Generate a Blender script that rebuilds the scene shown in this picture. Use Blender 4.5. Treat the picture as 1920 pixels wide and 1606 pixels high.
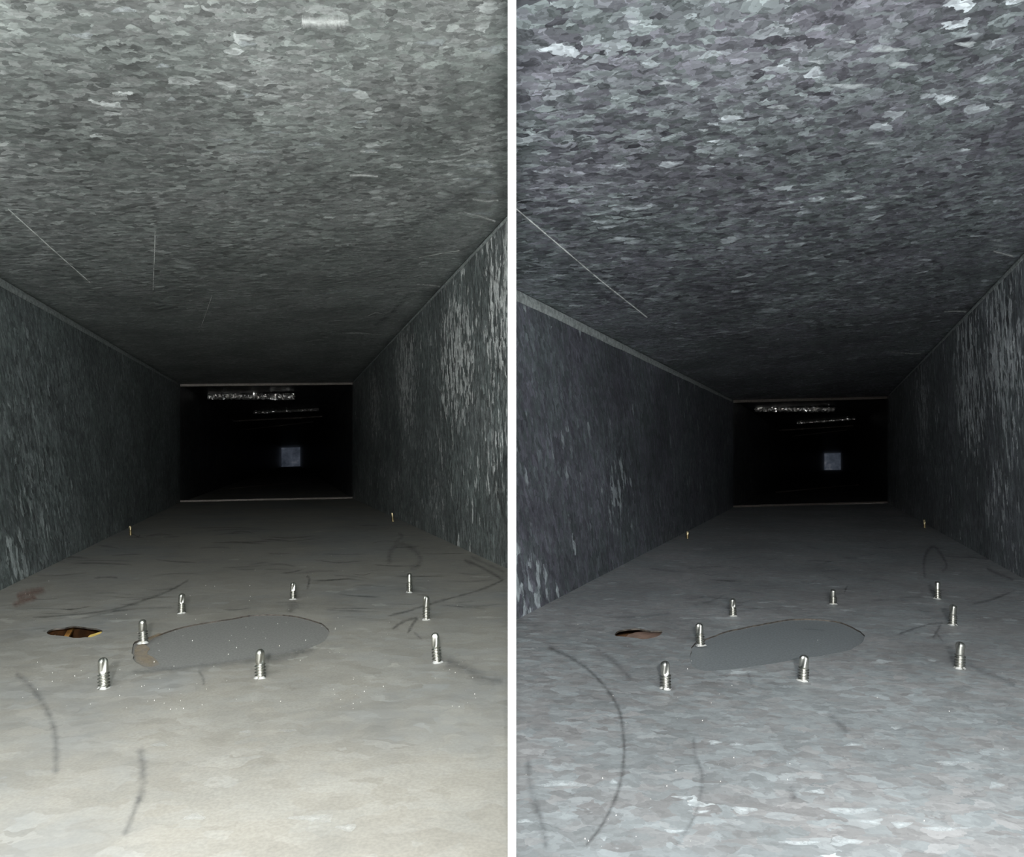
import bpy, bmesh, math, random
from mathutils import Vector, noise
from mathutils.geometry import delaunay_2d_cdt

for o in list(bpy.data.objects):
    bpy.data.objects.remove(o)
scene = bpy.context.scene
C = scene.collection
F, CX, HY, H = 1290.0, 960.0, 865.0, 0.100      # focal length in px, horizon row, lens height above duct floor (m)

# ------------------------------------------------------------------ camera, light, exposure
cam_data = bpy.data.cameras.new('camera')
cam_data.sensor_fit = 'HORIZONTAL'
cam_data.sensor_width = 36.0
cam_data.lens = 36.0 * F / 1920.0
cam_data.shift_y = (HY - 803.0) / 1920.0
cam_data.clip_start = 0.005
cam_data.clip_end = 60
cam = bpy.data.objects.new('camera', cam_data)
cam.rotation_euler = (math.radians(90), 0, 0)
C.objects.link(cam)
scene.camera = cam

world = bpy.data.worlds.new('world')
scene.world = world
world.use_nodes = True
bg = world.node_tree.nodes['Background']
bg.inputs[0].default_value = (0.97, 1.0, 1.0, 1)      # plain light of the room the duct opens into
bg.inputs[1].default_value = 1.1

fl = bpy.data.lights.new('camera_flash', 'POINT')
fl.energy = 1.75
fl.color = (0.98, 1.0, 1.0)
fl.shadow_soft_size = 0.006
flash = bpy.data.objects.new('camera_flash', fl)
flash.location = (0.0, -0.11, 0.05)
C.objects.link(flash)

scene.view_settings.view_transform = 'Standard'
scene.view_settings.look = 'None'
scene.view_settings.gamma = 1.0
scene.view_settings.use_curve_mapping = False
scene.view_settings.exposure = 2.33

scene.cycles.max_bounces = 6
scene.cycles.diffuse_bounces = 4
scene.cycles.glossy_bounces = 4

rng = random.Random(7)

# ------------------------------------------------------------------ helpers
def fd(py):                       # distance of a floor point seen in image row py
    return F * H / (py - HY)
def fp(px, py, lift=0.0):         # floor point
    d = fd(py)
    return Vector(((px - CX) / F * d, d, -H + lift))
def at(px, py, d):
    return Vector(((px - CX) / F * d, d, (HY - py) / F * d))
def lerp(a, b, t):
    return a + (b - a) * t

def link(name, me, mats, parent=None):
    o = bpy.data.objects.new(name, me)
    for m in (mats if isinstance(mats, (list, tuple)) else [mats]):
        me.materials.append(m)
    C.objects.link(o)
    if parent is not None:
        o.parent = parent
    return o
def mesh(name, verts, faces, mats, parent=None, smooth=False):
    me = bpy.data.meshes.new(name)
    me.from_pydata([tuple(v) for v in verts], [], faces)
    me.update()
    if smooth:
        for p in me.polygons:
            p.use_smooth = True
    return link(name, me, mats, parent)
def tag(o, label=None, cat=None, group=None, kind=None):
    if label: o['label'] = label
    if cat: o['category'] = cat
    if group: o['group'] = group
    if kind: o['kind'] = kind
    return o
def structure(o, label):
    return tag(o, label, 'duct', None, 'structure')

def sheet(name, rows, normal_out, thick, mats, parent=None):
    """a sheet of metal: rows of points for its inner face, thickened outwards"""
    n, m = len(rows), len(rows[0])
    off = Vector(normal_out) * thick
    v = [p for r in rows for p in r] + [p + off for r in rows for p in r]
    k = n * m
    f = []
    for i in range(n - 1):
        for j in range(m - 1):
            a, b, c, d = i*m+j, i*m+j+1, (i+1)*m+j+1, (i+1)*m+j
            f.append((a, b, c, d)); f.append((k+a, k+d, k+c, k+b))
    ring = [j for j in range(m)] + [i*m+m-1 for i in range(1, n)] + [(n-1)*m+j for j in range(m-2, -1, -1)] + [i*m for i in range(n-2, 0, -1)]
    for i in range(len(ring)):
        a, b = ring[i], ring[(i+1) % len(ring)]
        f.append((b, a, k+a, k+b))
    o = mesh(name, v, f, mats, parent)
    bm = bmesh.new(); bm.from_mesh(o.data)
    bmesh.ops.recalc_face_normals(bm, faces=bm.faces)
    bm.to_mesh(o.data); bm.free()
    return o

def bar(name, a, b, up, into, hgt, dep, mats, parent=None, seg=1, wob=0.0):
    """a bar from a to b with a height along up and a depth along into"""
    up = Vector(up); into = Vector(into)
    v, f = [], []
    for i in range(seg + 1):
        p = a.lerp(b, i / seg)
        w = Vector((0, rng.uniform(-wob, wob), rng.uniform(-wob, wob)))
        for q in (p, p + up*hgt, p + up*hgt + into*dep, p + into*dep):
            v.append(q + w)
    for i in range(seg):
        s, t = 4*i, 4*i + 4
        for j in range(4):
            f.append((s+j, s+(j+1) % 4, t+(j+1) % 4, t+j))
    f.append((3, 2, 1, 0)); e = 4*seg
    f.append((e, e+1, e+2, e+3))
    o = mesh(name, v, f, mats, parent)
    bm = bmesh.new(); bm.from_mesh(o.data)
    bmesh.ops.recalc_face_normals(bm, faces=bm.faces)
    bm.to_mesh(o.data); bm.free()
    return o

# ------------------------------------------------------------------ materials
class NT:
    def __init__(self, name):
        self.mat = bpy.data.materials.new(name)
        self.mat.use_nodes = True
        self.t = self.mat.node_tree
        self.b = self.t.nodes['Principled BSDF']
        self.out = self.t.nodes['Material Output']
    def n(self, typ, **kw):
        nd = self.t.nodes.new(typ)
        for k, v in kw.items():
            if k.startswith('i_'):
                key = k[2:]
                nd.inputs[int(key) if key.isdigit() else key].default_value = v
            else:
                setattr(nd, k, v)
        return nd
    def l(self, a, b):
        self.t.links.new(a, b)
    def val(self, x, nd, idx):
        if hasattr(x, 'is_linked') or hasattr(x, 'links'):
            self.l(x, nd.inputs[idx])
        else:
            nd.inputs[idx].default_value = x
    def math(self, op, a, b=0.0, c=0.0, clamp=False):
        nd = self.n('ShaderNodeMath', operation=op, use_clamp=clamp)
        self.val(a, nd, 0); self.val(b, nd, 1); self.val(c, nd, 2)
        return nd.outputs[0]
    def vmath(self, op, a, b=None, scale=None):
        nd = self.n('ShaderNodeVectorMath', operation=op)
        self.val(a, nd, 0)
        if b is not None: self.val(b, nd, 1)
        if scale is not None: self.val(scale, nd, 3)
        return nd.outputs['Value'] if op in ('LENGTH', 'DISTANCE', 'DOT_PRODUCT') else nd.outputs[0]
    def mix(self, fac, a, b, blend='MIX'):
        nd = self.n('ShaderNodeMix', data_type='RGBA', blend_type=blend)
        self.val(fac, nd, 0)
        for x, i in ((a, 6), (b, 7)):
            if isinstance(x, tuple): nd.inputs[i].default_value = (x[0], x[1], x[2], 1)
            else: self.l(x, nd.inputs[i])
        return nd.outputs[2]
    def ramp(self, fac, stops, interp='LINEAR'):
        nd = self.n('ShaderNodeValToRGB')
        cr = nd.color_ramp; cr.interpolation = interp
        while len(cr.elements) < len(stops): cr.elements.new(0.5)
        for e, (p, c) in zip(cr.elements, stops):
            e.position = p
            e.color = (c, c, c, 1) if not isinstance(c, tuple) else (*c, 1)
        self.l(fac, nd.inputs[0])
        return nd.outputs[0]
    def noise(self, vec, scale, detail=3, rough=0.5):
        nd = self.n('ShaderNodeTexNoise')
        nd.inputs['Scale'].default_value = scale
        nd.inputs['Detail'].default_value = detail
        nd.inputs['Roughness'].default_value = rough
        self.l(vec, nd.inputs['Vector'])
        return nd
    def maprange(self, v, a, b, c=0.0, d=1.0, smooth=True):
        nd = self.n('ShaderNodeMapRange', interpolation_type='SMOOTHSTEP' if smooth else 'LINEAR')
        self.l(v, nd.inputs[0])
        for i, x in enumerate((a, b, c, d)): nd.inputs[i+1].default_value = x
        return nd.outputs[0]

def galvanised(name, base, tint, spangle=0.0065, contrast=1.0, metallic=0.35, rough=0.5,
               flake=0.03, flake_col=(0.75, 0.78, 0.78), tilt=0.25, oxide=None, dust=None, dust2=None, dust_amt=0.0, patch=0.3,
               turn=0.0, stretch=(1, 1, 1), flake_size=1.6, wobble=1.0):
    """zinc-coated sheet: a mosaic of crystal spangles, some of them bright, under an optional film of dust.
    oxide: list of (centre, radius, strength) blotches of white bloom on the zinc"""
    m = NT(name)
    pos = m.n('ShaderNodeNewGeometry').outputs['Position']
    wob = m.noise(pos, 0.5/spangle, 3, 0.6).outputs['Color']
    p1 = m.vmath('ADD', pos, m.vmath('SCALE', m.vmath('SUBTRACT', wob, (0.5, 0.5, 0.5)), scale=2.2*spangle*wobble))
    if turn:
        rot = m.n('ShaderNodeVectorRotate', rotation_type='Z_AXIS')
        m.l(p1, rot.inputs['Vector']); rot.inputs['Angle'].default_value = -math.radians(turn)
        p1 = rot.outputs[0]
    ps = m.vmath('MULTIPLY', p1, stretch)
    def vor(k):
        v = m.n('ShaderNodeTexVoronoi', feature='F1'); v.inputs['Scale'].default_value = k/spangle
        v.inputs['Randomness'].default_value = 1.0
        m.l(ps, v.inputs['Vector'])
        sp = m.n('ShaderNodeSeparateColor'); m.l(v.outputs['Color'], sp.inputs[0])
        return v, sp
    v1, s1 = vor(1.0)
    v2, s2 = vor(2.3)
    v3, s3 = vor(1.0/flake_size)
    r, g = s1.outputs[0], s1.outputs[1]
    cell = m.ramp(r, [(0.0, (1-0.40*contrast)/2), (0.35, (1-0.12*contrast)/2), (0.75, (1+0.12*contrast)/2), (1.0, (1+0.55*contrast)/2)])
    cell2 = m.ramp(s2.outputs[0], [(0.0, (1-0.28*contrast)/2), (1.0, (1+0.30*contrast)/2)])
    k = m.math('MULTIPLY', m.math('MULTIPLY', cell, 2.0), m.math('MULTIPLY', cell2, 2.0))
    low = m.noise(pos, 9, 5, 0.65).outputs[0]
    k = m.math('MULTIPLY', k, m.maprange(low, 0.25, 0.75, 1.0-patch, 1.0+patch))
    hue = m.math('ADD', m.math('MULTIPLY', g, 0.5), m.math('MULTIPLY', m.noise(pos, 14, 2).outputs[0], 0.95))
    col = m.mix(m.maprange(hue, 0.45, 1.0), base, tint)
    kk = m.n('ShaderNodeCombineColor')
    for i in range(3): m.l(k, kk.inputs[i])
    col = m.mix(1.0, col, kk.outputs[0], 'MULTIPLY')
    # bright crystals, gathered here and there
    grp = m.noise(pos, 22, 2).outputs[0]
    sc = m.math('ADD', s3.outputs[2], m.math('MULTIPLY', m.math('SUBTRACT', grp, 0.5), 0.35))
    bright = m.maprange(sc, 1.0 - flake, 1.03 - flake)
    if oxide:
        tot = None
        for (c, rad, stg) in oxide:
            w = m.maprange(m.vmath('DISTANCE', pos, tuple(c)), rad, 0.0, 0.0, stg)
            tot = w if tot is None else m.math('MAXIMUM', tot, w)
        jag = m.noise(m.vmath('MULTIPLY', pos, stretch), 95, 4, 0.7).outputs[0]
        cellr = m.math('ADD', m.math('MULTIPLY', s3.outputs[2], 0.5), m.math('MULTIPLY', jag, 0.9))
        ox = m.maprange(m.math('ADD', m.math('MULTIPLY', tot, 0.75), cellr), 1.16, 1.26)
        bright = m.math('MAXIMUM', bright, ox)
    bfac = m.math('MULTIPLY', bright, m.maprange(s2.outputs[1], 0.0, 1.0, 0.35, 1.0, False))
    col = m.mix(bfac, col, flake_col)
    if dust:
        f = m.noise(pos, 18, 6, 0.7).outputs[0]
        fac = m.maprange(f, 0.25, 0.7, dust_amt*0.72, min(1.0, dust_amt*1.12))
        speck = m.noise(pos, 900, 2).outputs[0]
        dcol = m.mix(m.maprange(speck, 0.3, 0.7), tuple(c*0.9 for c in dust), tuple(min(1, c*1.1) for c in dust))
        if dust2:
            dcol = m.mix(m.maprange(m.noise(pos, 7, 5, 0.65).outputs[0], 0.45, 0.68), dcol, dust2)
        col = m.mix(fac, col, dcol)
        met = m.math('SUBTRACT', metallic, m.math('MULTIPLY', fac, metallic))
    else:
        met = metallic
    m.l(m.math('MULTIPLY', met, m.math('SUBTRACT', 1.0, bfac)), m.b.inputs['Metallic'])
    m.l(col, m.b.inputs['Base Color'])
    m.b.inputs['Roughness'].default_value = rough
    nrm = m.n('ShaderNodeNewGeometry').outputs['Normal']
    tl = m.vmath('SCALE', m.vmath('SUBTRACT', v1.outputs['Color'], (0.5, 0.5, 0.5)), scale=tilt)
    m.l(m.vmath('NORMALIZE', m.vmath('ADD', nrm, tl)), m.b.inputs['Normal'])
    return m.mat

def plain(name, col, rough=0.5, metallic=0.0, var=0.2, scale=200, emit=None):
    m = NT(name)
    pos = m.n('ShaderNodeNewGeometry').outputs['Position']
    f = m.noise(pos, scale, 4, 0.6).outputs[0]
    c = m.mix(m.maprange(f, 0.3, 0.7), tuple(x*(1-var) for x in col), tuple(min(1, x*(1+var)) for x in col))
    m.l(c, m.b.inputs['Base Color'])
    m.b.inputs['Roughness'].default_value = rough
    m.b.inputs['Metallic'].default_value = metallic
    return m.mat

def mark_material(name, col, strength, scale=160):
    """a rubbed mark or painted dent shade: patchy film that lets the sheet below show through"""
    m = NT(name)
    pos = m.n('ShaderNodeNewGeometry').outputs['Position']
    f = m.noise(pos, scale, 4, 0.7).outputs[0]
    m.b.inputs['Base Color'].default_value = (*col, 1)
    m.b.inputs['Roughness'].default_value = 0.8
    at_ = m.n('ShaderNodeAttribute', attribute_name='edge')
    a = m.math('MULTIPLY', m.maprange(f, 0.25, 0.65, 0.25, 1.0), strength)
    a = m.math('MULTIPLY', a, at_.outputs['Fac'])
    m.l(m.math('MINIMUM', a, 1.0), m.b.inputs['Alpha'])
    return m.mat

M = {}
CS, WS = (0.55, 1.0, 1.0), (1.0, 1.0, 0.42)
M['floor_dusty'] = galvanised('dusty_floor_zinc', (0.25, 0.265, 0.265), (0.31, 0.30, 0.275), 0.0060, 0.5, 0.25, 0.6, 0.01,
                              (0.62, 0.63, 0.60), 0.08, dust=(0.325, 0.304, 0.262), dust2=(0.255, 0.26, 0.254), dust_amt=0.72, patch=0.28, stretch=CS)
M['floor_clean'] = galvanised('clean_floor_zinc', (0.275, 0.305, 0.315), (0.335, 0.33, 0.33), 0.0038, 0.6, 0.30, 0.55, 0.015,
                              (0.58, 0.63, 0.64), 0.12, dust=(0.315, 0.312, 0.308), dust_amt=0.30, patch=0.24, stretch=CS)
M['ceil_dusty'] = galvanised('dusty_ceiling_zinc', (0.36, 0.388, 0.372), (0.435, 0.44, 0.438), 0.0032, 1.0, 0.55, 0.5, 0.03,
                             (0.74, 0.77, 0.76), 0.24, dust=(0.36, 0.385, 0.37), dust_amt=0.25, stretch=CS, turn=14,
                             oxide=[((-0.02, 0.50, 0.22), 0.13, 0.5), ((-0.16, 0.95, 0.22), 0.08, 0.35)])
M['ceil_clean'] = galvanised('clean_ceiling_zinc', (0.29, 0.325, 0.33), (0.33, 0.325, 0.37), 0.0034, 1.3, 0.55, 0.45, 0.05,
                             (0.62, 0.67, 0.70), 0.30, stretch=CS, turn=20)
M['wall_dusty'] = galvanised('dusty_wall_zinc', (0.245, 0.285, 0.28), (0.29, 0.32, 0.325), 0.0034, 0.9, 0.5, 0.5, 0.02,
                             (0.58, 0.64, 0.64), 0.2, stretch=WS, flake_size=1.6,
                             oxide=[((-0.45, 0.66, -0.02), 0.15, 0.50), ((-0.55, 0.95, -0.03), 0.12, 0.40), ((-0.42, 0.58, -0.085), 0.06, 0.75)])
M['wall_bloom'] = galvanised('bloomed_wall_zinc', (0.23, 0.26, 0.255), (0.28, 0.30, 0.30), 0.0034, 1.0, 0.5, 0.5, 0.03,
                             (0.95, 0.97, 0.95), 0.2, stretch=(1, 1, 0.32), flake_size=1.1,
                             oxide=[((0.0, 0.60, 0.14), 0.20, 0.80), ((-0.06, 0.80, 0.12), 0.18, 0.80), ((-0.17, 1.10, 0.13), 0.20, 0.70),
                                    ((-0.30, 1.45, 0.12), 0.20, 0.62), ((-0.02, 0.66, 0.0), 0.16, 0.45), ((-0.1, 0.9, -0.03), 0.16, 0.40)])
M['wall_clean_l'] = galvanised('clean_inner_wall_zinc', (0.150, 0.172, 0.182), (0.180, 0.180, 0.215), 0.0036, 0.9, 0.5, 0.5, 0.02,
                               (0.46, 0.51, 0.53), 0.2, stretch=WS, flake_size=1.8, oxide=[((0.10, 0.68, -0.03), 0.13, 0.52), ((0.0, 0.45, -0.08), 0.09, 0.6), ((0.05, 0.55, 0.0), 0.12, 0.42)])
M['wall_clean_r'] = galvanised('clean_outer_wall_zinc', (0.25, 0.28, 0.285), (0.285, 0.295, 0.32), 0.0036, 0.95, 0.5, 0.5, 0.03,
                               (0.92, 0.96, 0.97), 0.2, stretch=(1, 1, 0.32), flake_size=1.1,
                               oxide=[((0.43, 0.62, 0.10), 0.16, 0.85), ((0.50, 0.76, 0.09), 0.18, 0.82), ((0.66, 1.10, 0.10), 0.20, 0.68), ((0.45, 0.65, -0.03), 0.16, 0.5)])
M['far'] = galvanised('far_zinc_shade_toned', (0.10, 0.105, 0.105), (0.12, 0.12, 0.13), 0.008, 0.7, 0.6, 0.4, 0.01, (0.3, 0.3, 0.3), 0.15)  # same zinc made darker: the gloom past the joint is put into its colour
M['flange'] = plain('flange_zinc', (0.19, 0.165, 0.145), 0.5, 0.3, 0.25, 300)
M['strip'] = plain('corner_strip_zinc', (0.40, 0.435, 0.425), 0.55, 0.3, 0.35, 260)
M['crimp'] = plain('crimped_foil', (0.85, 0.82, 0.80), 0.28, 0.9, 0.2, 200)
M['white'] = plain('white_enamel', (0.92, 0.92, 0.92), 0.5, 0.0, 0.01, 60)
M['screw'] = plain('bright_zinc_screw', (0.56, 0.55, 0.50), 0.32, 1.0, 0.12, 600)
M['brass'] = plain('yellow_zinc_screw', (0.52, 0.43, 0.26), 0.35, 0.9, 0.1, 600)
M['burr'] = plain('pale_burr', (0.52, 0.52, 0.50), 0.5, 0.3, 0.1, 900)
M['plate_l'] = plain('dusty_patch_plate', (0.245, 0.243, 0.230), 0.6, 0.1, 0.16, 900)
M['plate_r'] = plain('clean_patch_plate', (0.22, 0.238, 0.245), 0.6, 0.2, 0.16, 900)
M['cut'] = plain('cut_sheet_edge', (0.07, 0.06, 0.05), 0.6, 0.2, 0.6, 300)
M['wood'] = plain('dark_brown_board', (0.10, 0.042, 0.012), 0.7, 0.0, 0.4, 120)
M['gold'] = plain('golden_batten', (0.55, 0.27, 0.06), 0.6, 0.0, 0.3, 200)
M['yellow'] = plain('yellow_jacket_flap', (0.85, 0.60, 0.16), 0.6, 0.0, 0.15, 200)
M['taupe'] = plain('taupe_jacket', (0.26, 0.17, 0.13), 0.7, 0.0, 0.2, 200)
M['grit'] = plain('pale_grit', (0.75, 0.73, 0.68), 0.5, 0.1, 0.2, 900)
M['mk_dark'] = mark_material('dark_rub', (0.07, 0.07, 0.07), 0.48)
M['mk_soft'] = mark_material('soft_rub_dent_shade', (0.10, 0.105, 0.11), 0.32, 120)
M['mk_red'] = mark_material('rust_red_smear', (0.22, 0.06, 0.035), 0.5, 400)
M['mk_pale'] = mark_material('pale_scratch', (0.95, 0.97, 0.94), 1.3, 60)
M['mk_flake'] = mark_material('pale_spangle', (0.56, 0.60, 0.61), 0.85, 300)
M['mk_flake_warm'] = mark_material('dull_spangle', (0.50, 0.50, 0.47), 0.7, 300)
M['mk_seal'] = mark_material('tan_sealant_film', (0.40, 0.29, 0.17), 0.55, 260)
M['mk_bloom'] = mark_material('white_bloom_streak', (0.86, 0.88, 0.86), 0.95, 200)

# ------------------------------------------------------------------ the two ducts
class Rail:
    """one lower and one upper corner line of a duct; div = x of the divider sheet in front of the wall's start"""
    def __init__(self, f0, f1, c0, c1, div=None):
        self.f0, self.f1, self.c0, self.c1, self.div = f0, f1, c0, c1, div
        self.b = (f1.x, f1.y, c1.z)
    def line(self, p, q, d):
        if self.div is not None and d < p.y:
            return Vector((self.div, d, lerp(p.z, q.z, (d - p.y)/(q.y - p.y))))
        return p.lerp(q, (d - p.y)/(q.y - p.y))
    def low(self, d): return self.line(self.f0, self.f1, d)
    def top(self, d): return self.line(self.c0, self.c1, d)
NEAR = 0.05
TH = 0.0012
HALF = 7.6 * 0.14 / F           # half thickness of the divider sheet
def rail_px(px0, py0, top0, z0, px1, py1, top1, div=None):
    d1 = fd(py1)
    f0, f1 = fp(px0, py0), fp(px1, py1)
    c0 = at(px0, top0, z0*F/(HY-top0)); c1 = Vector((f1.x, d1, (HY-top1)/F*d1))
    if div is not None: f0.x = c0.x = div*0.8       # the wall starts inside the divider sheet
    return Rail(f0, f1, c0, c1, div)
LL = rail_px(14, 1100, 530, 0.170, 338, 941, 720)
LR = rail_px(952, 1069, 398, 0.216, 661, 934, 717, -HALF)
RL = rail_px(967, 1165, 541, 0.129, 1375, 951, 750, HALF)
RR = rail_px(1905, 1076, 492, 0.162, 1664, 942.5, 743)

N = 48
def floor_piece(name, A, B, holes, mat):
    """floor sheet with torn and cut openings"""
    under = Vector((0.004, 0))          # the sheet runs a little way under the walls
    mid = Vector((0, NEAR))               # at the divider the sheets meet under its middle
    outer = [A.low(NEAR).xy - under if A.div is None else mid, B.low(NEAR).xy + under if B.div is None else mid]
    for r, lst in ((B, 1), (A, -1)):
        pts = []
        u = under if lst == 1 else -under
        if r.div is not None: pts.append(Vector((0, r.f0.y)))
        pts.append(Vector((r.b[0], r.b[1])) + u)
        outer += pts if lst == 1 else pts[::-1]
    polys = [outer] + holes
    vs, es, k = [], [], 0
    for p in polys:
        n = len(p)
        vs += [Vector((q[0], q[1])) for q in p]
        es += [(k+i, k+(i+1) % n) for i in range(n)]
        k += n
    cv, ce, cf, _, _, _ = delaunay_2d_cdt(vs, es, [], 0, 1e-7)
    def inside(pt, poly):
        c = False; j = len(poly)-1
        for i in range(len(poly)):
            a, b = poly[i], poly[j]
            if (a[1] > pt[1]) != (b[1] > pt[1]) and pt[0] < (b[0]-a[0])*(pt[1]-a[1])/(b[1]-a[1])+a[0]: c = not c
            j = i
        return c
    faces = []
    for f in cf:
        c = sum((cv[i] for i in f), Vector((0, 0)))/len(f)
        if inside(c, outer) and not any(inside(c, h) for h in holes): faces.append(tuple(f))
    verts = [Vector((v[0], v[1], -H)) for v in cv]
    mats_idx = [0]*len(faces)
    for h in holes:                     # the sheet's cut edge
        s = len(verts); n = len(h)
        for q in h: verts.append(Vector((q[0], q[1], -H)))
        for q in h: verts.append(Vector((q[0], q[1], -H-0.0009)))
        for i in range(n):
            j = (i+1) % n
            faces.append((s+i, s+j, s+n+j, s+n+i)); mats_idx.append(1)
    o = mesh(name, verts, faces, [mat, M['cut']])
    for p, mi in zip(o.data.polygons, mats_idx):
        p.material_index = mi
        if p.normal.z < 0 and mi == 0: p.flip()
    return o

def outline(px, jit=0.0006, sub=3):
    pts = [fp(*p) for p in px]
    out = []
    n = len(pts)
    for i in range(n):
        for s in range(sub):
            # Catmull-Rom so the curve stays round
            p0, p1, p2, p3 = pts[i-1], pts[i], pts[(i+1) % n], pts[(i+2) % n]
            t = s/sub
            q = 0.5*((2*p1) + (p2-p0)*t + (2*p0-5*p1+4*p2-p3)*t*t + (3*p1-p0-3*p2+p3)*t**3)
            out.append(Vector((q.x + rng.uniform(-jit, jit)*0.5, q.y + rng.uniform(-jit, jit), -H)))
    return out
patch_l = outline([(248,1224),(251,1206),(262,1199),(290,1191),(330,1178),(380,1167),(440,1158),(467,1153),(508,1151),(540,1152.5),(567,1157),(602,1168),(615,1179),
                   (617,1189),(608,1202),(589,1211),(562,1219),(500,1230),(440,1239),(390,1246),(330,1254),(295,1256),(268,1248),(253,1238)])
patch_r = outline([(1294,1236),(1296,1219),(1302,1205),(1317,1200),(1342,1190),(1365,1182),(1400,1174.5),(1435,1168),(1470,1161.5),(1508,1159.5),(1541,1161),(1576,1166),(1606,1179),
                   (1621,1191),(1614,1206),(1595,1217),(1568,1224),(1522,1232),(1454,1242),(1400,1251),(1350,1256.5),(1315,1256),(1299,1249)])
torn_l = outline([(87,1186),(93,1180.5),(105,1177.5),(122,1176),(136,1173),(150,1174),(165,1176.5),(180,1178),(192,1181.5),(190,1186),(182,1190),(170,1194),(160,1194),
                  (150,1195.5),(138,1195.5),(125,1192.5),(110,1191),(95,1190)], 0.0002, 2)
torn_r = outline([(1153,1188),(1160,1182),(1175,1179),(1195,1177.5),(1205,1179),(1220,1182),(1242,1182),(1237,1190),(1225,1195),(1205,1198),(1195,1196),(1172,1193),(1156,1192)], 0.0002, 2)

fl_l = structure(floor_piece('floor', LL, LR, [patch_l, torn_l], M['floor_dusty']), 'beige dusty sheet metal floor of the left duct')
fl_r = structure(floor_piece('floor', RL, RR, [patch_r, torn_r], M['floor_clean']), 'clean grey galvanised floor of the right duct')

def ceiling(name, A, B, mat, label):
    rows = []
    R = A if A.div is not None else B
    fr = sorted([i/N for i in range(N+1)] + [(R.c0.y - NEAR)/(R.c1.y - NEAR)])
    for i, t in enumerate(fr):
        d1, d2 = lerp(NEAR, A.b[1], t), lerp(NEAR, B.b[1], t)
        a, b = A.top(d1 + 1e-7), B.top(d2 + 1e-7)
        row = []
        for j in range(25):
            p = a.lerp(b, j/24)
            e = min(j, 24-j, i, N-i)
            if e > 0: p.z += 0.0006*noise.noise(p*7)*min(1, e/4)
            row.append(p)
        rows.append(row)
    o = sheet(name, rows, (0, 0, 1), TH, mat)
    bm = bmesh.new(); bm.from_mesh(o.data)
    bmesh.ops.triangulate(bm, faces=bm.faces)
    bm.to_mesh(o.data); bm.free()
    for p in o.data.polygons: p.use_smooth = True
    return structure(o, label)
ce_l = ceiling('ceiling', LL, LR, M['ceil_dusty'], 'grey-green spangled ceiling of the left duct')
ce_r = ceiling('ceiling', RL, RR, M['ceil_clean'], 'purple-grey spangled ceiling of the right duct')

def wall(name, R, outn, mat, label):
    e0 = (R.f0, R.c0) if R.div is not None else (R.low(NEAR), R.top(NEAR))
    ex = Vector((0, 0, TH))
    rows = []
    for i in range(25):
        lo, hi = e0[0].lerp(R.f1, i/24) - ex, e0[1].lerp(R.c1, i/24) + ex
        rows.append([lo.lerp(hi, j/8) for j in range(9)])
    return structure(sheet(name, rows, outn, TH, mat), label)
wa_ll = wall('wall_left', LL, (-1, 0, 0), M['wall_dusty'], 'dark grey left wall of the left duct')
wa_lr = wall('wall_center_left', LR, (1, 0, 0), M['wall_bloom'], 'dark wall with white streaks, right side of the left duct')
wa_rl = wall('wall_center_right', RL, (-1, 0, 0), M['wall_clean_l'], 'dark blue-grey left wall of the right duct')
wa_rr = wall('wall_right', RR, (1, 0, 0), M['wall_clean_r'], 'dark wall with pale streaks, right side of the right duct')

# the upright sheet that parts the two ducts, from the mouth back to where their walls begin, with a white edge
def divider(d0, d1, n):
    return [[Vector((HALF, d, lerp(-H - TH, LR.top(d).z + TH, j/4))) for j in range(5)] for d in (lerp(d0, d1, i/n) for i in range(n+1))]
dv = structure(sheet('wall_divider', divider(0.146, LR.f0.y + 0.001, 6), (-1, 0, 0), 2*HALF, M['wall_dusty']),
               'thin upright sheet with a white front edge parting the two ducts')
sheet('edge_cap', divider(0.14, 0.146, 1), (-1, 0, 0), 2*HALF, M['white'], dv)['label'] = 'white front edge'

# ---------------- beyond the first joint
def section(A0, B0, A1, B1, tag_side, mat, grow=0.0):
    """four sheets of a further duct length; A/B = (x, d, ceiling z, floor z)"""
    g = grow
    a0, b0, a1, b1 = A0, B0, A1, B1
    def P(c, top, side):
        return Vector((c[0] + side*g, c[1], (c[2] + g) if top else (c[3] - g)))
    n = 8
    def strip(p0, p1, q0, q1, m=4):
        return [[p0.lerp(p1, i/n).lerp(q0.lerp(q1, i/n), j/m) for j in range(m+1)] for i in range(n+1)]
    w = 'left' if tag_side == 'l' else 'right'
    far_txt = section.count
    o1 = sheet('floor', strip(P(a0, 0, -1), P(a1, 0, -1), P(b0, 0, 1), P(b1, 0, 1)), (0, 0, -1), 0.006, M['floor_dusty'] if tag_side == 'l' else mat)
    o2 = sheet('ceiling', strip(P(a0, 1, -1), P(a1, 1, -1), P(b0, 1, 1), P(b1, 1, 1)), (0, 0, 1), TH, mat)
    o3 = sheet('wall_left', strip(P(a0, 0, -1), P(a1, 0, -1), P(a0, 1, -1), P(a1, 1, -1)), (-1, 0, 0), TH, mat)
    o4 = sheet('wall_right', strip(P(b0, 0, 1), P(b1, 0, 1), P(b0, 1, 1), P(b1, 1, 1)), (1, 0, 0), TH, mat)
    which = ('second', 'third')[section.count]
    for o, s in ((o1, 'floor'), (o2, 'ceiling'), (o3, 'left wall'), (o4, 'right wall')):
        structure(o, 'unlit %s of the %s length of the %s duct' % (s, which, w))
section.count = 0
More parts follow.
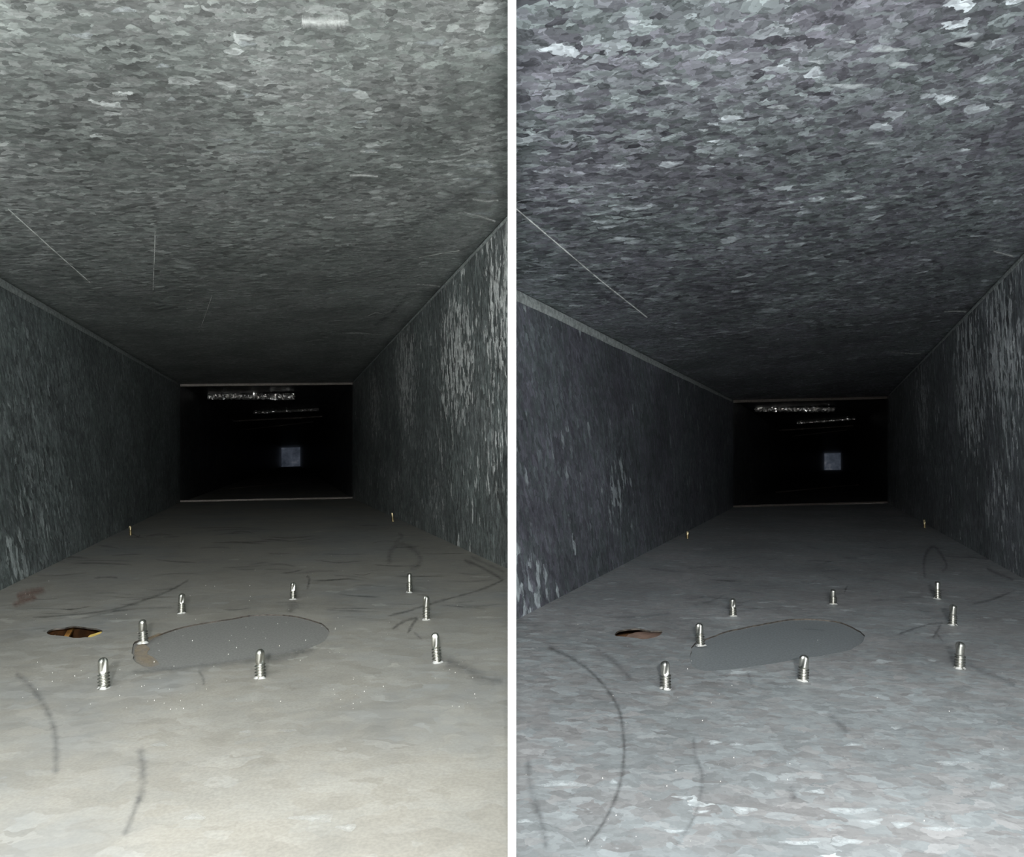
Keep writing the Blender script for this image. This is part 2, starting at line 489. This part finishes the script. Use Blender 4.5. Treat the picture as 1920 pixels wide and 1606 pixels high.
def run_back(A, B, slope, dmid, side, sq):
    sw = 'left' if side == 'l' else 'right'
    A0 = (A.b[0] - slope*.008, A.b[1] - .008, A.b[2], -H); B0 = (B.b[0] - slope*.008, B.b[1] - .008, B.b[2], -H)
    dl = dmid; dr = dmid + (B.b[1]-A.b[1])
    A1 = (A.b[0]+slope*(dl-A.b[1]), dl, A.b[2], -H); B1 = (B.b[0]+slope*(dr-B.b[1]), dr, B.b[2], -H)
    section.count = 0
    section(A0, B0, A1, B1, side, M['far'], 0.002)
    D = 11.5
    tl, tr, br, bl = [at(px, py, D) for px, py in sq]
    A2 = (bl.x, D, tl.z, bl.z); B2 = (br.x, D, tr.z, br.z)
    section.count = 1
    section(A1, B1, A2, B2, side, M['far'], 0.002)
    return A1, B1, (tl, tr, br, bl)
endL = run_back(LL, LR, -0.317, 3.62, 'l', [(524.5,839.5),(559.5,838.5),(562.5,873.5),(528,874.7)])
endR = run_back(RL, RR, 0.460, 3.25, 'r', [(1544,850),(1573,849),(1576,880),(1546,880.5)])

# dim glow added to the pane at the far outlet, where the flash is too weak
def outlet_material():
    m = NT('glowing_outlet')
    pos = m.n('ShaderNodeNewGeometry').outputs['Position']
    f = m.noise(pos, 7, 4, 0.6).outputs[0]
    c = m.ramp(f, [(0.3, (0.009, 0.011, 0.015)), (0.55, (0.022, 0.026, 0.034)), (0.8, (0.06, 0.062, 0.07))])
    m.b.inputs['Base Color'].default_value = (0.05, 0.05, 0.06, 1)
    m.l(c, m.b.inputs['Emission Color'])
    m.b.inputs['Emission Strength'].default_value = 0.32
    return m.mat
M['outlet'] = outlet_material()
for (A1, B1, (tl, tr, br, bl)), w in ((endL, 'left'), (endR, 'right')):
    c = (tl + tr + br + bl)/4
    tl, tr, br, bl = [c + (p - c)*1.25 for p in (tl, tr, br, bl)]
    o = mesh('glow_pane_1' if w == 'left' else 'glow_pane_2', [bl, br, tr, tl] + [p + Vector((0, 0.08, 0)) for p in (bl, br, tr, tl)],
             [(0,1,2,3), (7,6,5,4), (0,4,5,1), (1,5,6,2), (2,6,7,3), (3,7,4,0)], M['outlet'])
    structure(o, 'small dim grey square outlet at the far end of the %s duct' % w)

# ---------------- joints, corner strips and crimped strips
trim_no = [0]
def trim(o, label):
    return tag(o, label, 'joint', None, 'structure')
def tname():
    trim_no[0] += 1
    return 'trim_%d' % trim_no[0]
for A, B, w in ((LL, LR, 'left'), (RL, RR, 'right')):
    a = Vector((A.b[0], A.b[1], A.b[2])); b = Vector((B.b[0], B.b[1], B.b[2]))
    trim(bar(tname(), a + Vector((0, 0, 0.0005)), b + Vector((0, 0, 0.0005)), (0, 0, -1), (0, 1, 0), 0.006, 0.010, M['flange'], None, 24, 0.0003),
         'thin brown-grey joint bar across the ceiling of the %s duct' % w)
    a = Vector((A.b[0], A.b[1], -H)); b = Vector((B.b[0], B.b[1], -H))
    trim(bar(tname(), a, b, (0, 0, 1), (0, 1, 0), 0.0042, 0.006, M['flange'], None, 24, 0.0003),
         'thin pale joint lip across the floor of the %s duct' % w)
    for R, sgn, wide0, wide1, proud, lab in ((A, 1, 0.0095, 0.005, 0.0014, 'lapped metal strip along the upper left corner of the %s duct'),
                                             (B, -1, 0.0034, 0.003, 0.0010, 'narrow folded seam along the upper right corner of the %s duct')):
        e0 = (R.f0, R.c0) if R.div is not None else (R.low(NEAR), R.top(NEAR))
        pts = []
        for i in range(41):
            t = i/41
            lo, hi = e0[0].lerp(R.f1, t), e0[1].lerp(R.c1, t)
            dn = (lo - hi).normalized()
            nr = dn.cross(R.c1 - e0[1]).normalized()
            if nr.x*sgn < 0: nr = -nr
            wd = lerp(wide0, wide1, t)
            j = rng.uniform(-0.0004, 0.0004)
            pts.append([hi + dn*(wd + j) + nr*proud*0.7, hi + dn*(wd*0.55) + nr*proud*1.2, hi + dn*0.0004 + nr*proud])
        trim(sheet(tname(), pts, (-sgn, 0, 0), 0.0008, M['strip']), lab % w)

def crimped(p0, p1, hgt, n, amp, mat, label):
    """a crumpled strip of sheet metal hanging from the ceiling joint"""
    v, f, rowsn = [], [], 5
    for i in range(n+1):
        p = p0.lerp(p1, i/n)
        for j in range(rowsn):
            t = j/(rowsn-1)
            bulge = -amp*(1.0 if j in (1, 3) else -0.3)
            v.append(p + Vector((0, bulge*(0.5 + 0.5*math.sin(i*2.2 + j)) + rng.uniform(-amp, amp)*0.8, -hgt*t + rng.uniform(-.08, .08)*hgt)))
    m = rowsn
    for i in range(n):
        for j in range(m-1):
            a = i*m+j
            f.append((a, a+1, a+m+1, a+m))
    o = mesh(tname(), v, f, mat)
    md = o.modifiers.new('thickness', 'SOLIDIFY'); md.thickness = 0.001
    return trim(o, label)
def ceil_px(px, py, zc):
    return at(px, py, zc*F/(HY-py))
S = {'l': [((389,735.5,.2),(553,736.5,.204)), ((475,770.5,.2),(598,764,.21)), ((427,788,.19),(604,779,.2145)), ((462,803.5,.19),(587,789,.2145))],
     'r': [((1415,761.3,.141),(1565,762,.147)), ((1494,790.5,.142),(1604,782.5,.155)), ((1456,805.5,.135),(1600,796.5,.155)), ((1484,816.5,.137),(1588,804.5,.152))]}
hgts = [0.019, 0.011, 0.006, 0.006]
ords = ['bright crumpled foil strip under the ceiling just past the joint in the %s duct', 'dim crumpled strip behind the bright one in the %s duct',
        'faint third joint line on the ceiling deep in the %s duct', 'faintest farthest joint line on the ceiling of the %s duct']
for s, w in (('l', 'left'), ('r', 'right')):
    for k, (a, b) in enumerate(S[s]):
        sc = 1.0 if s == 'l' else 0.72
        p0, p1 = ceil_px(*a), ceil_px(*b)
        p0.z -= 0.001; p1.z -= 0.001
        crimped(p0, p1, hgts[k]*sc, (60, 40, 30, 30)[k], (0.005, 0.003, 0.0015, 0.0015)[k], M['crimp'] if k < 2 else M['flange'], ords[k] % w)
for p, w in ((((431,915.5),(586,901)), 'left'), (((1455,922.5),(1610,908)), 'right')):
    a, b = fp(*p[0]), fp(*p[1])
    a.z -= 0.002; b.z -= 0.002
    trim(bar(tname(), a, b, (0, 0, 1), (0, 1, 0), 0.004, 0.006, M['flange'], None, 12, 0.0003), 'faint second joint line across the far floor of the %s duct' % w)

# ------------------------------------------------------------------ patch plates under the round cut-outs
def plate(name, hole, mat, label, nscrews):
    c = sum(hole, Vector())/len(hole)
    n = len(hole)
    v = []
    for p in hole:
        q = c + (p - c)*1.10
        v.append(Vector((q.x, q.y, -H - 0.0010)))
    v += [p - Vector((0, 0, 0.0012)) for p in v]
    f = [tuple(range(n)), tuple(range(2*n-1, n-1, -1))] + [(i, n+i, n+(i+1) % n, (i+1) % n) for i in range(n)]
    o = mesh(name, v, f, mat)
    return tag(o, label, 'plate')
plate('patch_plate', patch_l, M['plate_l'], 'round grey patch plate showing through the cut in the dusty floor', 8)
plate('patch_plate', patch_r, M['plate_r'], 'round blue-grey patch plate showing through the cut in the clean floor', 8)
def blob(name, px, mat, lift, thick, parent=None):
    pts = outline(px, 0.0002, 2)
    n = len(pts)
    c = sum(pts, Vector())/n
    v = [Vector((p.x, p.y, -H + lift)) for p in pts] + [Vector((c.x + (p.x-c.x)*.8, c.y + (p.y-c.y)*.8, -H + lift + thick*rng.uniform(.7, 1.2))) for p in pts]
    f = [(i, (i+1) % n, n+(i+1) % n, n+i) for i in range(n)] + [tuple(range(n, 2*n))]
    o = mesh(name, v, f, mat, parent)
    e = o.data.attributes.new('edge', 'FLOAT', 'POINT')
    for i in range(2*n): e.data[i].value = 0.15 if i < n else rng.uniform(0.6, 1.0)
    return o
plates = [o for o in bpy.data.objects if o.name.startswith('patch_plate')]
plates.sort(key=lambda o: o.data.vertices[0].co.x)
blob('dried_sealant', [(250,1222),(253,1207),(263,1201),(275,1205),(282,1212),(276,1222),(290,1230),(300,1241),(285,1247),(268,1245),(254,1236)], M['mk_seal'], -0.00095, 0.0004, plates[0])
blob('dried_sealant', [(277,1197),(290,1190),(302,1186.5),(304,1189),(292,1194),(280,1200)], M['mk_seal'], -0.0002, 0.0007, plates[0])

# ------------------------------------------------------------------ what shows through the torn holes
def cavity(name, hole, label, dark, cover, lamp_e, lamp_c):
    cx = sum(p.x for p in hole)/len(hole); cy = sum(p.y for p in hole)/len(hole)
    t = bpy.data.objects.new(name, None); C.objects.link(t)
    t.location = (cx, cy, -H - 0.032)
    tag(t, label, 'lining')
    bpy.context.view_layer.update()
    def part(nm, v, f, mat):
        o = mesh(nm, [Vector(p) - t.location for p in v], f, mat, t)
        return o
    x0, x1, y0, y1 = cx-0.024, cx+0.0175, cy-0.0165, cy+0.07
    zt, zb = -H - 0.0010, -H - 0.030
    def boxm(nm, a, b, mat):
        v = [(x, y, z) for z in (a[2], b[2]) for y in (a[1], b[1]) for x in (a[0], b[0])]
        return part(nm, v, [(0,2,3,1), (4,5,7,6), (0,1,5,4), (2,6,7,3), (0,4,6,2), (1,3,7,5)], mat)
    boxm('base_board', (x0, y0, zb-0.002), (x1, y1, zb), dark)
    boxm('side_board', (x0-0.002, y0, zb), (x0, y1, zt), dark)
    boxm('side_board', (x1, y0, zb), (x1+0.002, y1, zt), dark)
    boxm('end_board', (x0, y0-0.002, zb), (x1, y0, zt), dark)
    boxm('end_board', (x0, y1, zb), (x1, y1+0.002, zt), dark)
    for nm, px, dep, mat in cover:
        q = []
        for (a, b) in px:
            d = F*(H+dep)/(b-HY)
            q.append(Vector(((a-CX)/F*d, d, -H-dep)))
        n = len(q)
        v = q + [p - Vector((0, 0, 0.0015)) for p in q]
        part(nm, v, [tuple(range(n)), tuple(range(2*n-1, n-1, -1))] + [(i, n+i, n+(i+1) % n, (i+1) % n) for i in range(n)], mat)
    if lamp_e:
        l = bpy.data.lights.new('glow_lamp', 'POINT'); l.energy = lamp_e; l.color = lamp_c; l.shadow_soft_size = 0.003
        lo = bpy.data.objects.new('glow_lamp', l); C.objects.link(lo); lo.parent = t
        lo.location = (0.030, 0.012, 0.018)
    return t
cavity('torn_hole_lining', torn_l, 'orange-brown lining glowing through the torn hole in the dusty floor', M['wood'],
       [('batten', [(118,1196),(127,1196),(141,1172),(131,1172)], 0.006, M['gold']),
        ('batten', [(96,1196),(101,1196),(112,1172),(106,1172)], 0.006, M['gold']),
        ('jacket_flap', [(163,1196),(186,1192),(193,1182),(178,1187),(168,1190)], 0.0014, M['yellow'])], 0.012, (1.0, 0.62, 0.22))
cavity('torn_hole_lining', torn_r, 'taupe lining showing through the torn hole in the clean floor', M['wood'],
       [('jacket_flap', [(1171,1196),(1178,1189),(1192,1185),(1222,1181.5),(1246,1181),(1238,1194),(1205,1201)], 0.0030, M['taupe'])], 0.0, None)

# ------------------------------------------------------------------ self-drilling screws driven up through the floor
def screw_meshes():
    hgt, r0 = 0.0135, 0.00180
    na = 20
    def lathe(name, zs, rad, cap):
        v, f = [], []
        for z in zs:
            for k in range(na):
                a = 2*math.pi*k/na
                x, y = rad(z, a)
                v.append((x, y, z))
        n = len(zs)
        for i in range(n-1):
            for k in range(na):
                f.append((i*na+k, i*na+(k+1) % na, (i+1)*na+(k+1) % na, (i+1)*na+k))
        if cap: f.append(tuple((n-1)*na+k for k in range(na)))
        me = bpy.data.meshes.new(name); me.from_pydata(v, [], f); me.update()
        for p in me.polygons: p.use_smooth = True
        return me
    zt = hgt*0.50
    pitch = 0.00145
    def thread(z, a):
        ph = (z/pitch - a/(2*math.pi)) % 1.0
        tri = max(0.0, 1 - abs(ph-0.5)/0.30)
        r = r0*0.98 + 0.00078*tri*min(1, (zt+0.0004-z)/0.0006)
        return r*math.cos(a), r*math.sin(a)
    zs = [-0.0004 + (zt+0.0004)*i/44 for i in range(45)]
    shank = lathe('threaded_shank', zs, thread, False)
    def tip(z, a):
        u = (z - zt)/(hgt - zt)
        tw = a - 0.9*u
        prof = 1.0 if u < 0.72 else math.sqrt(max(0.0, 1 - ((u-0.72)/0.285)**2))
        if u < 0.08: prof *= 0.9 + 0.1*u/0.08
        cut = 0.36*max(0.0, math.cos(2*(tw - 1.1)))**2 * min(1, u/0.12)
        r = r0*1.12*prof*(1 - cut)
        return r*math.cos(a), r*math.sin(a)
    drill = lathe('drill_tip', [zt + (hgt-zt)*i/22 for i in range(23)], tip, True)
    def bur(z, a):
        u = (z+0.0002)/0.0012
        r = 0.0029*(1 - 0.42*u) + 0.00035*math.sin(3*a + 0.7) + 0.0002*math.sin(7*a)
        return r*math.cos(a), r*math.sin(a)
    burr = lathe('metal_burr', [-0.0002, 0.0003, 0.0007, 0.0010], bur, False)
    return shank, drill, burr, hgt
SH, DR, BU, SHGT = screw_meshes()
for me, k in ((SH, 'screw'), (DR, 'screw'), (BU, 'burr')):
    me.materials.append(M[k])
sh2, dr2 = SH.copy(), DR.copy()
for me in (sh2, dr2):
    me.materials.clear(); me.materials.append(M['brass'])
def screw(base, top, label, group, brass=False, thin=1.0, turn=0.0):
    p = fp(*base)
    h = math.hypot(base[0]-top[0], base[1]-top[1])/F*p.y
    t = bpy.data.objects.new('self_drilling_screw', None); C.objects.link(t)
    t.location = p
    k = h/SHGT
    t.scale = (thin, thin, k)
    t.rotation_euler = (0, math.atan2(top[0]-base[0], base[1]-top[1]), turn)
    tag(t, label, 'screw', group)
    for nm, me in (('threaded_shank', sh2 if brass else SH), ('drill_tip', dr2 if brass else DR)) + (() if brass else (('metal_burr', BU),)):
        o = bpy.data.objects.new(nm, me); C.objects.link(o); o.parent = t
    return t
gl, gr_ = 'screws around the patch in the dusty floor', 'screws around the patch in the clean floor'
for b, t, lab in [
    ((195,1289),(193,1232), 'bright screw in dusty floor, nearest at far left, in front of the torn hole'),
    ((268.5,1204),(266,1160), 'leaning screw at the left tip of the dusty round patch, on tan sealant'),
    ((340,1149),(339,1112), 'screw in dusty floor behind the left half of the round patch'),
    ((549.5,1123),(549,1091), 'screw in dusty floor behind the right half of the round patch'),
    ((768,1110),(766,1074), 'farthest right screw in dusty floor, behind the two other right-hand screws'),
    ((799,1161),(799,1116), 'middle one of the three right-hand screws in dusty floor'),
    ((819.5,1241),(815,1186), 'nearest of the three right-hand screws in dusty floor, with pale burr'),
    ((488,1270),(487,1216), 'bright screw standing in front of the dusty round patch')]:
    screw(b, t, lab, gl, turn=rng.uniform(0, 6.28))
for b, t, lab in [
    ((1248,1290),(1246.5,1238), 'bright screw in clean floor, nearest at far left, in front of torn hole'),
    ((1313.5,1209),(1310.5,1168), 'leaning screw at the left tip of the clean round patch'),
    ((1374,1154),(1374.5,1121), 'screw in clean floor behind the left half of the round patch'),
    ((1562,1132),(1560,1104), 'screw in clean floor behind the right half of the round patch'),
    ((1758,1122),(1757,1089), 'farthest right screw in clean floor, behind the two other right-hand screws'),
    ((1786,1171),(1784,1132), 'middle one of the three right-hand screws in clean floor'),
    ((1799,1252),(1796,1202), 'nearest of the three right-hand screws in clean floor, with pale burr'),
    ((1506,1275),(1504,1227), 'bright screw standing in front of the clean round patch')]:
    screw(b, t, lab, gr_, turn=rng.uniform(0, 6.28))
screw((245,1003),(244,985), 'small distant screw by the left wall of the dusty duct', 'small far screws', True, 0.9)
screw((737,978),(735,960), 'small yellow screw by the streaked right wall of the dusty duct', 'small far screws', True, 0.9)
screw((1289,1009),(1289,995), 'small distant screw by the left wall of the clean duct', 'small far screws', True, 0.85)
screw((1734,989),(1733,973), 'small yellow screw by the right wall of the clean duct', 'small far screws', True, 0.85)

# ------------------------------------------------------------------ rubbed marks, scratches and a painted dent shade on the sheets
from mathutils.bvhtree import BVHTree
def tree(o):
    me = o.data
    return BVHTree.FromPolygons([v.co for v in me.vertices], [tuple(p.vertices) for p in me.polygons])
T = {k: tree(o) for k, o in (('fl', fl_l), ('fr', fl_r), ('cl', ce_l), ('cr', ce_r), ('wll', wa_ll), ('wlr', wa_lr), ('wrl', wa_rl), ('wrr', wa_rr))}
OB = {'fl': fl_l, 'fr': fl_r, 'cl': ce_l, 'cr': ce_r, 'wll': wa_ll, 'wlr': wa_lr, 'wrl': wa_rl, 'wrr': wa_rr}
def hitp(s, px, py):
    d = Vector(((px-CX)/F, 1.0, (HY-py)/F)).normalized()
    loc, nr, _, _ = T[s].ray_cast(Vector((0, 0, 0)), d)
    if loc is None: return fp(px, py, 0.00015) if s[0] == 'f' and py > HY + 60 else None
    if nr.dot(d) > 0: nr = -nr
    return loc + nr*0.00015
def smooth_line(pts, n):
    if len(pts) == 2:
        return [(lerp(pts[0][0], pts[1][0], i/n), lerp(pts[0][1], pts[1][1], i/n)) for i in range(n+1)]
    P = [pts[0]] + list(pts) + [pts[-1]]
    out = []
    for i in range(1, len(P)-2):
        for k in range(n):
            t = k/n
            q = []
            for c in (0, 1):
                p0, p1, p2, p3 = P[i-1][c], P[i][c], P[i+1][c], P[i+2][c]
                q.append(0.5*(2*p1 + (p2-p0)*t + (2*p0-5*p1+4*p2-p3)*t*t + (3*p1-p0-3*p2+p3)*t**3))
            out.append(tuple(q))
    out.append(tuple(pts[-1]))
    return out
def mark(s, pts, wpx, mat, name='rub_dent_shade', n=8, jit=0.0):
    """ribbon lying on a sheet; its edges feather out"""
    ln = [(x + rng.uniform(-jit, jit), y + rng.uniform(-jit, jit)*0.6) for x, y in smooth_line(pts, n)]
    v, att = [], []
    m = len(ln)
    for i, (x, y) in enumerate(ln):
        x0, y0 = ln[max(0, i-1)]; x1, y1 = ln[min(m-1, i+1)]
        L = math.hypot(x1-x0, y1-y0) or 1
        nx, ny = -(y1-y0)/L, (x1-x0)/L
        w = wpx*(0.8 if mat == 'mk_soft' else 0.6)*rng.uniform(0.7, 1.25)
        e = min(1.0, i/2.0, (m-1-i)/2.0)
        for k in (-1, 0, 1):
            h = hitp(s, x + nx*w*k, y + ny*w*k)
            if h is None: return None
            v.append(h); att.append(e if k == 0 else 0.0)
    f = []
    for i in range(m-1):
        for k in (0, 1):
            a = 3*i+k
            f.append((a, a+1, a+4, a+3))
    o = mesh(name, v, f, M[mat], OB[s])
    at_ = o.data.attributes.new('edge', 'FLOAT', 'POINT')
    for i, x in enumerate(att): at_.data[i].value = x
    return o
# left floor
mark('fl', [(27,1262),(55,1284),(80,1318),(98,1355),(105,1400),(104,1455)], 12, 'mk_soft')
mark('fl', [(60,1158),(140,1152),(210,1143),(270,1125),(320,1106),(355,1086)], 5, 'mk_dark', jit=.5)
mark('fl', [(150,1160),(210,1147),(270,1140),(330,1139)], 4, 'mk_soft')
mark('fl', [(735,1180),(755,1166),(785,1157)], 6, 'mk_dark'); mark('fl', [(764,1188),(774,1170),(783,1158)], 7, 'mk_dark'); mark('fl', [(774,1184),(793,1200)], 5, 'mk_soft')
mark('fl', [(726,1155),(760,1147),(800,1134),(850,1120),(905,1104),(948,1085)], 5, 'mk_dark', jit=.4)
mark('fl', [(730,1060),(732,1035),(748,1020),(770,1027),(788,1045),(783,1060),(768,1066)], 9, 'mk_soft')
mark('fl', [(738,1018),(755,1005),(745,1000)], 5, 'mk_soft'); mark('fl', [(576,1106),(580,1085),(574,1080)], 6, 'mk_dark')
mark('fl', [(868,1050),(900,1062),(945,1088)], 8, 'mk_dark'); mark('fl', [(880,1042),(915,1058),(948,1073)], 6, 'mk_soft')
mark('fl', [(545,1150),(548,1135),(556,1128)], 16, 'mk_soft'); mark('fl', [(835,1238),(870,1252),(905,1270),(945,1278)], 16, 'mk_soft')
mark('fl', [(246,1260),(300,1257),(360,1252),(430,1243),(500,1233),(575,1218)], 9, 'mk_soft'); mark('fl', [(500,1240),(545,1230),(590,1215)], 12, 'mk_soft')
mark('fl', [(30,1120),(55,1112),(85,1105)], 16, 'mk_red'); mark('fl', [(24,1135),(45,1126),(70,1120)], 12, 'mk_red')
mark('fl', [(175,1084),(200,1082),(222,1083)], 5, 'mk_dark'); mark('fl', [(247,1000),(254,1004),(260,1006),(262,1002)], 3, 'mk_dark')
mark('fl', [(262,1400),(268,1440),(266,1480),(258,1510)], 14, 'mk_soft'); mark('fl', [(262,1490),(248,1530),(232,1570)], 10, 'mk_soft')
mark('fl', [(370,1255),(380,1270),(382,1285)], 6, 'mk_soft')
for _ in range(70):
    x, y = rng.uniform(60, 900), rng.uniform(985, 1150)
    L = rng.uniform(15, 60)
    if hitp('fl', x-L, y) and hitp('fl', x+L, y):
        mark('fl', [(x-L, y+rng.uniform(-4, 4)), (x, y+rng.uniform(-2, 2)), (x+L, y+rng.uniform(-6, 4))], rng.uniform(1.5, 3.5), rng.choice(['mk_soft', 'mk_dark', 'mk_soft']), n=4)
# right floor
mark('fr', [(1027,1213),(1068,1232),(1105,1257),(1140,1295),(1160,1330),(1168,1370),(1170,1420),(1160,1480),(1130,1545),(1095,1590)], 9, 'mk_dark')
mark('fr', [(1115,1215),(1150,1240),(1185,1275)], 8, 'mk_soft')
mark('fr', [(1150,1157),(1210,1155),(1260,1149)], 4, 'mk_soft'); mark('fr', [(1298,1134),(1330,1128),(1360,1115)], 4, 'mk_soft')
mark('fr', [(1300,1380),(1304,1420),(1316,1450),(1312,1500),(1295,1545),(1262,1592)], 8, 'mk_soft')
mark('fr', [(990,1420),(995,1480),(1015,1540),(1025,1595)], 12, 'mk_soft'); mark('fr', [(1550,1335),(1575,1358),(1590,1375)], 12, 'mk_soft')
mark('fr', [(1683,1190),(1715,1178),(1745,1170),(1770,1168)], 5, 'mk_dark'); mark('fr', [(1748,1197),(1758,1182),(1764,1170)], 7, 'mk_dark'); mark('fr', [(1756,1188),(1770,1205)], 4, 'mk_soft')
mark('fr', [(1820,1133),(1860,1124),(1905,1106)], 5, 'mk_dark'); mark('fr', [(1848,1065),(1875,1077),(1903,1088)], 7, 'mk_dark')
mark('fr', [(1735,1085),(1732,1060),(1738,1035),(1752,1025),(1768,1045),(1775,1062),(1765,1072)], 7, 'mk_dark'); mark('fr', [(1582,1114),(1590,1095)], 4, 'mk_dark')
mark('fr', [(1815,1245),(1850,1262),(1885,1275),(1905,1285)], 9, 'mk_soft')
mark('fr', [(1480,1475),(1486,1485),(1490,1500)], 12, 'mk_soft'); mark('fr', [(1400,1258),(1405,1268),(1410,1285)], 6, 'mk_soft')
for _ in range(40):
    x, y = rng.uniform(1180, 1850), rng.uniform(1010, 1180)
    L = rng.uniform(10, 40)
    if hitp('fr', x-L, y) and hitp('fr', x+L, y):
        mark('fr', [(x-L, y+rng.uniform(-4, 4)), (x, y+rng.uniform(-2, 2)), (x+L, y+rng.uniform(-6, 4))], rng.uniform(1.5, 4), 'mk_soft', n=4)
# ceilings and walls
mark('cl', [(14,390),(60,432),(120,486),(170,530)], 3.2, 'mk_pale', 'scratch', 40); mark('cl', [(291,432),(289,490),(287,545)], 2.2, 'mk_pale', 'scratch', 40)
mark('cl', [(398,552),(385,590),(372,625)], 2.0, 'mk_pale', 'scratch', 40); mark('cl', [(925,328),(860,372),(790,412),(735,442)], 26, 'mk_soft', 'rub_dent_shade', 20); mark('cl', [(770,545),(730,590),(700,610)], 8, 'mk_soft')  # the widest soft ribbon paints the shade of a dent in the ceiling
mark('cl', [(785,483),(830,474),(862,469)], 2.2, 'mk_pale', 'scratch', 40); mark('cl', [(780,533),(805,534),(826,537)], 4, 'mk_bloom', 'bloom_streak', 20)
mark('cl', [(640,624),(670,624),(720,628)], 3, 'mk_bloom', 'bloom_streak', 20); mark('cl', [(690,592),(705,586),(722,590)], 4, 'mk_bloom', 'bloom_streak', 20)
mark('cl', [(870,398),(900,405),(930,415)], 5, 'mk_bloom', 'bloom_streak', 20); mark('cl', [(885,372),(910,377),(935,375)], 5, 'mk_bloom', 'bloom_streak', 20); mark('cl', [(655,328),(680,328),(710,330)], 6, 'mk_bloom', 'bloom_streak', 20)
mark('cl', [(565,40),(600,42),(655,38)], 22, 'mk_bloom', 'bloom_streak', 20); mark('cl', [(675,283),(690,284),(708,285)], 5, 'mk_bloom', 'bloom_streak', 20)
mark('cr', [(967,390),(1040,452),(1120,520),(1170,560),(1215,596)], 3.5, 'mk_pale', 'scratch', 40)
mark('cr', [(1770,584),(1790,583),(1812,584)], 4, 'mk_bloom', 'bloom_streak', 20); mark('cr', [(1670,660),(1700,662),(1728,663)], 3, 'mk_bloom', 'bloom_streak', 20)
mark('cr', [(1862,470),(1880,475),(1900,480)], 5, 'mk_bloom', 'bloom_streak', 20); mark('cr', [(1880,440),(1850,455),(1800,480)], 14, 'mk_soft')
mark('wlr', [(825,537),(829,558),(834,585)], 2.5, 'mk_bloom', 'bloom_streak', 20); mark('wrr', [(1811,586),(1814,600),(1817,615)], 2.5, 'mk_bloom', 'bloom_streak', 20)
mark('wlr', [(905,500),(925,520),(950,545)], 8, 'mk_dark'); mark('wlr', [(920,880),(935,930),(950,985)], 7, 'mk_dark')

for s_, lst in (('cl', [(155,66,22,12),(925,92,22,14),(305,123,14,8),(650,168,18,8),(695,283,14,8),(485,284,20,7),(590,270,16,6),(680,228,12,6),(515,248,14,5),(425,262,16,5),
                         (810,80,26,12),(460,82,16,10),(232,18,20,12),(322,185,7,7),(465,178,9,9),(900,310,26,7),(880,335,18,5),(640,545,14,3),(700,553,16,3),(610,550,10,3),(905,400,22,5),(915,360,18,6)]),
                ('cr', [(1592,160,40,10),(1535,115,16,8),(1660,92,34,12),(1810,82,20,10),(1460,200,20,8),(1320,243,9,6),(1080,150,20,8),(1250,155,16,7),(1590,358,14,5),(1682,367,18,6),(1640,268,20,6),
                         (1885,195,18,10),(1595,78,12,6),(1690,120,26,9),(1335,295,5,5),(1585,358,10,4),(1190,40,14,8),(1880,460,16,5),(1870,450,14,5),(1700,600,14,2.5)]),
                ('fr', [(1395,1519,22,14),(1532,1484,18,9),(1637,1541,20,12),(1500,1580,36,8),(1582,1578,26,18),(1690,1546,18,12),(1770,1554,40,8),(1280,1495,20,6),(1312,1522,18,7),(1265,1558,20,6),
                         (1868,1472,14,12),(1600,1520,44,12),(1052,1470,40,12),(985,1540,14,7),(1150,1466,7,8),(1132,1573,5,8),(1780,1430,28,9),(1340,1392,12,8),(1380,1396,14,6),(1600,1396,16,6)]),
                ('fl', [(365,1532,20,14),(300,1396,14,9),(650,1552,18,14),(590,1535,40,14),(540,1370,16,6),(460,1372,12,5)])):
    for (x, y, hw, w_) in lst:
        pts, ph = [], rng.uniform(0, 6)
        for i in range(14):
            t = 2*math.pi*i/14
            k = 1 + 0.28*math.sin(3*t + ph) + rng.uniform(-0.2, 0.2)
            pts.append(hitp(s_, x + hw*math.cos(t)*k, y + 0.5*w_*math.sin(t)*k))
        c = hitp(s_, x, y)
        if c is None or any(p is None for p in pts): continue
        o = mesh('bright_spangle', pts + [c], [(i, (i+1) % 14, 14) for i in range(14)], M['mk_flake_warm' if s_ == 'fl' else 'mk_flake'], OB[s_])
        e = o.data.attributes.new('edge', 'FLOAT', 'POINT')
        for i in range(15): e.data[i].value = 1.0 if i == 14 else 0.55

# ------------------------------------------------------------------ grit lying on the floors
def grit(s, n, region, label):
    v, f = [], []
    for _ in range(n):
        x, y = rng.uniform(region[0], region[2]), rng.uniform(region[1], region[3])
        p = hitp(s, x, y)
        if p is None: continue
        r = rng.choice([0.00012, 0.00015, 0.0002, 0.0003])*(0.6 + 0.5*p.y)
        k = len(v)
        a = rng.uniform(0, 6)
        for j in range(4):
            v.append(p + Vector((r*math.cos(a + j*1.57), r*math.sin(a + j*1.57), -0.0003)))
        v.append(p + Vector((0, 0, r*1.2)))
        for j in range(4): f.append((k+j, k+(j+1) % 4, k+4))
        f.append((k+3, k+2, k+1, k))
    return tag(mesh('grit', v, f, M['grit']), label, 'grit', None, 'stuff')
grit('fl', 260, (30, 1000, 930, 1330), 'pale grit scattered over the dusty floor of the left duct')
grit('fr', 60, (980, 1120, 1890, 1590), 'pale specks scattered over the clean floor of the right duct')
